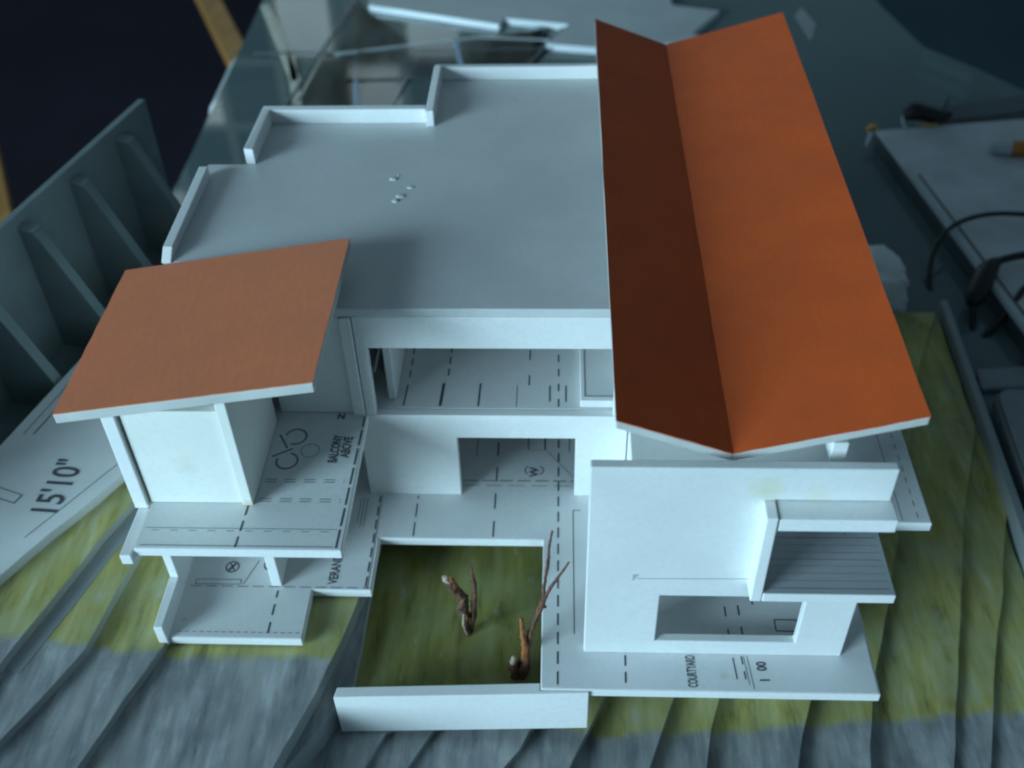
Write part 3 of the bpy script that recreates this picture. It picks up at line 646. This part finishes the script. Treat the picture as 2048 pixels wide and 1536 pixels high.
tube('barrel', [(55.62, 118.45, -8.16), (59.59, 118.14, -8.16), (73.18, 116.57, -8.16)], .95, 'pencil', pc, 8)
tube('white_end', [(53.32, 118.76, -8.16), (53.84, 118.71, -8.16), (55.62, 118.45, -8.16)], [.5, .9, .92], 'cap', pc, 12)
prism('label_band', [(57, 119.0), (60.1, 118.8), (60.1, 118.3), (57, 118.5)], -7.5, -7.1, 'cap', pc, .1)
ru = thing('dark_ruler', (60, 125, TZ), 'dark ruler strip lying behind the grey case', 'ruler')
prism('blade', [(48.6, 127.1), (81.5, 134.3), (81.5, 139), (48.9, 131.1)], -9.6, -9.3, 'ruler', ru, .05)
ikr = Ink(-9.28)
for k in range(40): ikr.line((49.2+k*.78, 127.8+k*.172), (49.15+k*.78, 128.5+k*.172+(.5 if k % 5 == 0 else 0)), .07)
ikr.build(ru, 'ink_grey', 'tick_marks')
kn = thing('black_clip', (47.57, 126.50, -9.00), 'small black clip with brass edge on the back corner of the case', 'clip')
tube('body', [(44.54, 126.08, -8.16), (45.58, 126.60, -7.54), (47.25, 126.71, -7.85), (48.93, 126.29, -8.16), (50.60, 126.81, -7.95)], [.5, 1.2, 1.0, .95, .3], 'cable', kn, 12)
tube('lever', [(49.03, 126.92, -7.85), (50.18, 128.59, -7.33), (50.81, 129.85, -7.12)], [.35, .4, .15], 'ruler', kn, 8)
tube('brass_edge', [(45.90, 125.35, -8.58), (47.46, 125.25, -8.69), (48.72, 125.35, -8.58)], [.12, .22, .12], 'gold', kn, 8)
tube('wire_ring', [(44.43, 124.62, -8.90), (44.12, 125.45, -8.16), (44.33, 126.40, -7.85)], [.12, .14, .12], 'cap', kn, 8)
hg = thing('metal_catch', (38.5, 119, TZ), 'tiny brass catch at the pointed corner of the grey case', 'catch')
tube('catch_body', [(39.62, 124.62, -9.21), (40.46, 124.93, -8.79), (40.98, 124.62, -9.00)], [.3, .5, .25], 'gold', hg, 8)
tube('catch_tail', [(40.15, 124.41, -9.31), (39.73, 123.68, -10.05), (39.52, 123.26, -10.67)], [.25, .2, .1], 'cap', hg, 8)
# styrofoam chunk at the back corner of the terrain
def lump(name, c, sz, mat, label, cat, seed, loc, rz=0):
    bm = bmesh.new(); bmesh.ops.create_cube(bm, size=2); bmesh.ops.subdivide_edges(bm, edges=bm.edges, cuts=15, use_grid_fill=True)
    vs = []
    for v in bm.verts:
        p = v.co.copy(); l = max(abs(p.x), abs(p.y), abs(p.z)); q = p.normalized()*1.25; p = p.lerp(q, .2)
        n = noise.noise(p*1.5+Vector((seed, 0, 0)))*.16 + noise.noise(p*5+Vector((seed, 3, 0)))*.07 + noise.noise(p*11)*.04
        p += p.normalized()*n
        x, y = p.x*sz[0], p.y*sz[1]; ca, sa = math.cos(rz), math.sin(rz)
        vs.append((c[0]+x*ca-y*sa, c[1]+x*sa+y*ca, c[2]+p.z*sz[2]))
    fs = [tuple(v.index for v in f.verts) for f in bm.faces]; bm.free()
    return tag(link(name, vs, fs, mat, None, 0, True, loc), label, cat)
lump('styrofoam_chunk', (32.6, 90.6, -8.2), (2.8, 3.3, 2.8), 'foam', 'rough white styrofoam chunk behind the orange roof', 'foam', 4, (33, 91, TZ), .12)

# ------------------------------------------------------------------ loose boards at the back of the table
b1 = thing('board_offcut', (-25, 175, TZ), 'leftmost pale offcut board with bright cut edge at the back', 'board', 'offcut boards')
def sheet(parent, poly, z0, z1):
    prism('board_core', poly, z0, z1-.04, 'glint_edge', parent); prism('board_face', [(x, y+.1) for x, y in poly], z1-.036, z1, 'offcut', parent)
sheet(b1, [(-30.8, 168.0), (-19, 163.8), (-9.4, 160.2), (-8.9, 161.2), (-2, 200), (-34, 200)], -11.15, -10.2)
b2 = thing('board_offcut', (10, 175, TZ), 'wide pale offcut board with notched corner behind the roof', 'board', 'offcut boards')
sheet(b2, [(-8.4, 162.3), (1.5, 159.8), (-1.9, 153.0), (6.6, 151.4), (23, 153.6), (20.2, 156.2), (25.2, 164.4), (18, 166.6), (16, 210), (-8.4, 210)], -11.15, -10.1)
def clear_sheet(poly, z, edges, label):
    t = thing('clear_sheet', (poly[0][0], poly[0][1], TZ), label, 'acrylic sheet', 'clear acrylic sheets')
    prism('film', poly, z, z+.14, 'clear', t)
    for a, b, w_, m_ in edges: under('cut_edge', a, b, w_, z-.05, .3, m_, t)
clear_sheet([(-33.6, 171.9), (-40.2, 120), (-23.8, 132), (-21.0, 152.2)], TZ+.06, [((-33.6, 171.9), (-40.2, 120), .28, 'ruler'), ((-21.0, 152.2), (-23.4, 134), .13, 'device_rim'), ((-30.8, 152), (-28.3, 136), .3, 'bluefilm')], 'clear acrylic sheet on the glass with a dark slanting edge')
clear_sheet([(-33.8, 151.4), (-12.6, 156.9), (-1.2, 161.7), (-5.4, 144.5), (-31, 143)], TZ+.3, [((-46.2, 151.8), (.4, 152.9), .1, 'ruler'), ((-33.8, 151.4), (-12.6, 156.9), .2, 'device_rim'), ((-12.6, 156.9), (.3, 155.5), .12, 'device_rim'), ((-16.0, 156.8), (-14.0, 145.4), .32, 'bluefilm'), ((1.4, 161.9), (-5.8, 144.2), .3, 'device_side')], 'clear acrylic sheet on the glass reaching to the back boards')
# pale strips laid on the glass in place of reflected posts; rails beside it
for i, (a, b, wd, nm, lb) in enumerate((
        ((-48.4, 170.5, -11.14), (-38.2, 143.2, -11.14), .75, 'pale_reflection_strip', 'long pale strip for a post reflected in the glass, nearest the table rim'),
        ((-41.0, 153.5, -11.14), (-36.6, 135.8, -11.14), .62, 'pale_reflection_strip', 'short pale strip for a post reflected in the glass, second from the rim'),
        ((-35.2, 158.2, -11.14), (-36.9, 135.8, -11.14), .2, 'pale_reflection_strip', 'thin pale strip for a post reflected in the glass, leaning toward the short strip'))):
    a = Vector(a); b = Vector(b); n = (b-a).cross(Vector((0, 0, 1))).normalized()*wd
    v = [a-n, a+n, b+n, b-n]; tag(link(nm, *hexa([tuple(p) for p in v]+[tuple(p+Vector((0, 0, .18))) for p in v]), 'palewood', None, .1, False, tuple((a+b)/2)), lb, 'reflection_strip', 'strips standing in for reflections')
for (p, q, lb) in (((-90, 262, -45), (-69, 216, -45), 'orange-brown wooden rail at the top left behind the glass'), ((-113, 183, -45), (-96, 150, -45), 'orange-brown wooden rail cut by the left picture edge')):
    a = Vector(p); b = Vector(q); n = (b-a).cross(Vector((0, 0, 1))).normalized()*2.6
    v = [a-n, a+n, b+n, b-n]; tag(link('wooden_rail', *hexa([tuple(x) for x in v]+[tuple(x+Vector((0, 0, 3))) for x in v]), 'oakrail', None, .3, False, tuple((a+b)/2)), lb, 'rail', 'wooden rails')
tag(prism('pale_reflection_patch', [(38.7, 168), (39.9, 161.4), (38.1, 155.6), (37.2, 164.6)], TZ+.02, TZ+.1, 'bareboard', None, 0, loc=(38.5, 150, TZ)), 'small pale patch for a reflection in the glass beyond the roof tip', 'scrap')  # pale patch added in place of a reflection on the glass
tag(prism('dark_reflection_sheet', [(30, 240), (300, 60), (420, 420), (60, 520)], -107, -106.6, 'mat', None, 0, loc=(150, 300, -107)), 'dark teal sheet on the floor for a dark reflection at the table corner', 'mat')  # dark sheet added to imitate the darker reflection in this corner
# the glazed door across the room whose panes show in the glass table
wd = thing('glazed_door', (-120, 470, -107), 'glazed door across the room mirrored in the glass table', 'door')
kinds = ['daylight', 'curtain', 'curtain', 'darkpane', 'daylight', 'curtain', 'darkpane']
for i in range(8):
    x = -221 + i*29.6
    for j in range(8):
        z = 40 + j*34
        box('pane', x+3, x+27, 470, 470.5, z+2, z+31, kinds[(i*3+j*5+i*j) % 7], wd, 0, 0)
    box('stile', x-2, x+2, 469, 472, -107, 312, 'palewood', wd)
box('stile', 14, 18, 469, 472, -107, 312, 'palewood', wd)
for z in range(38, 316, 34): box('rail', -221, 16, 468.5, 469, z-1.5, z+1.5, 'palewood', wd)
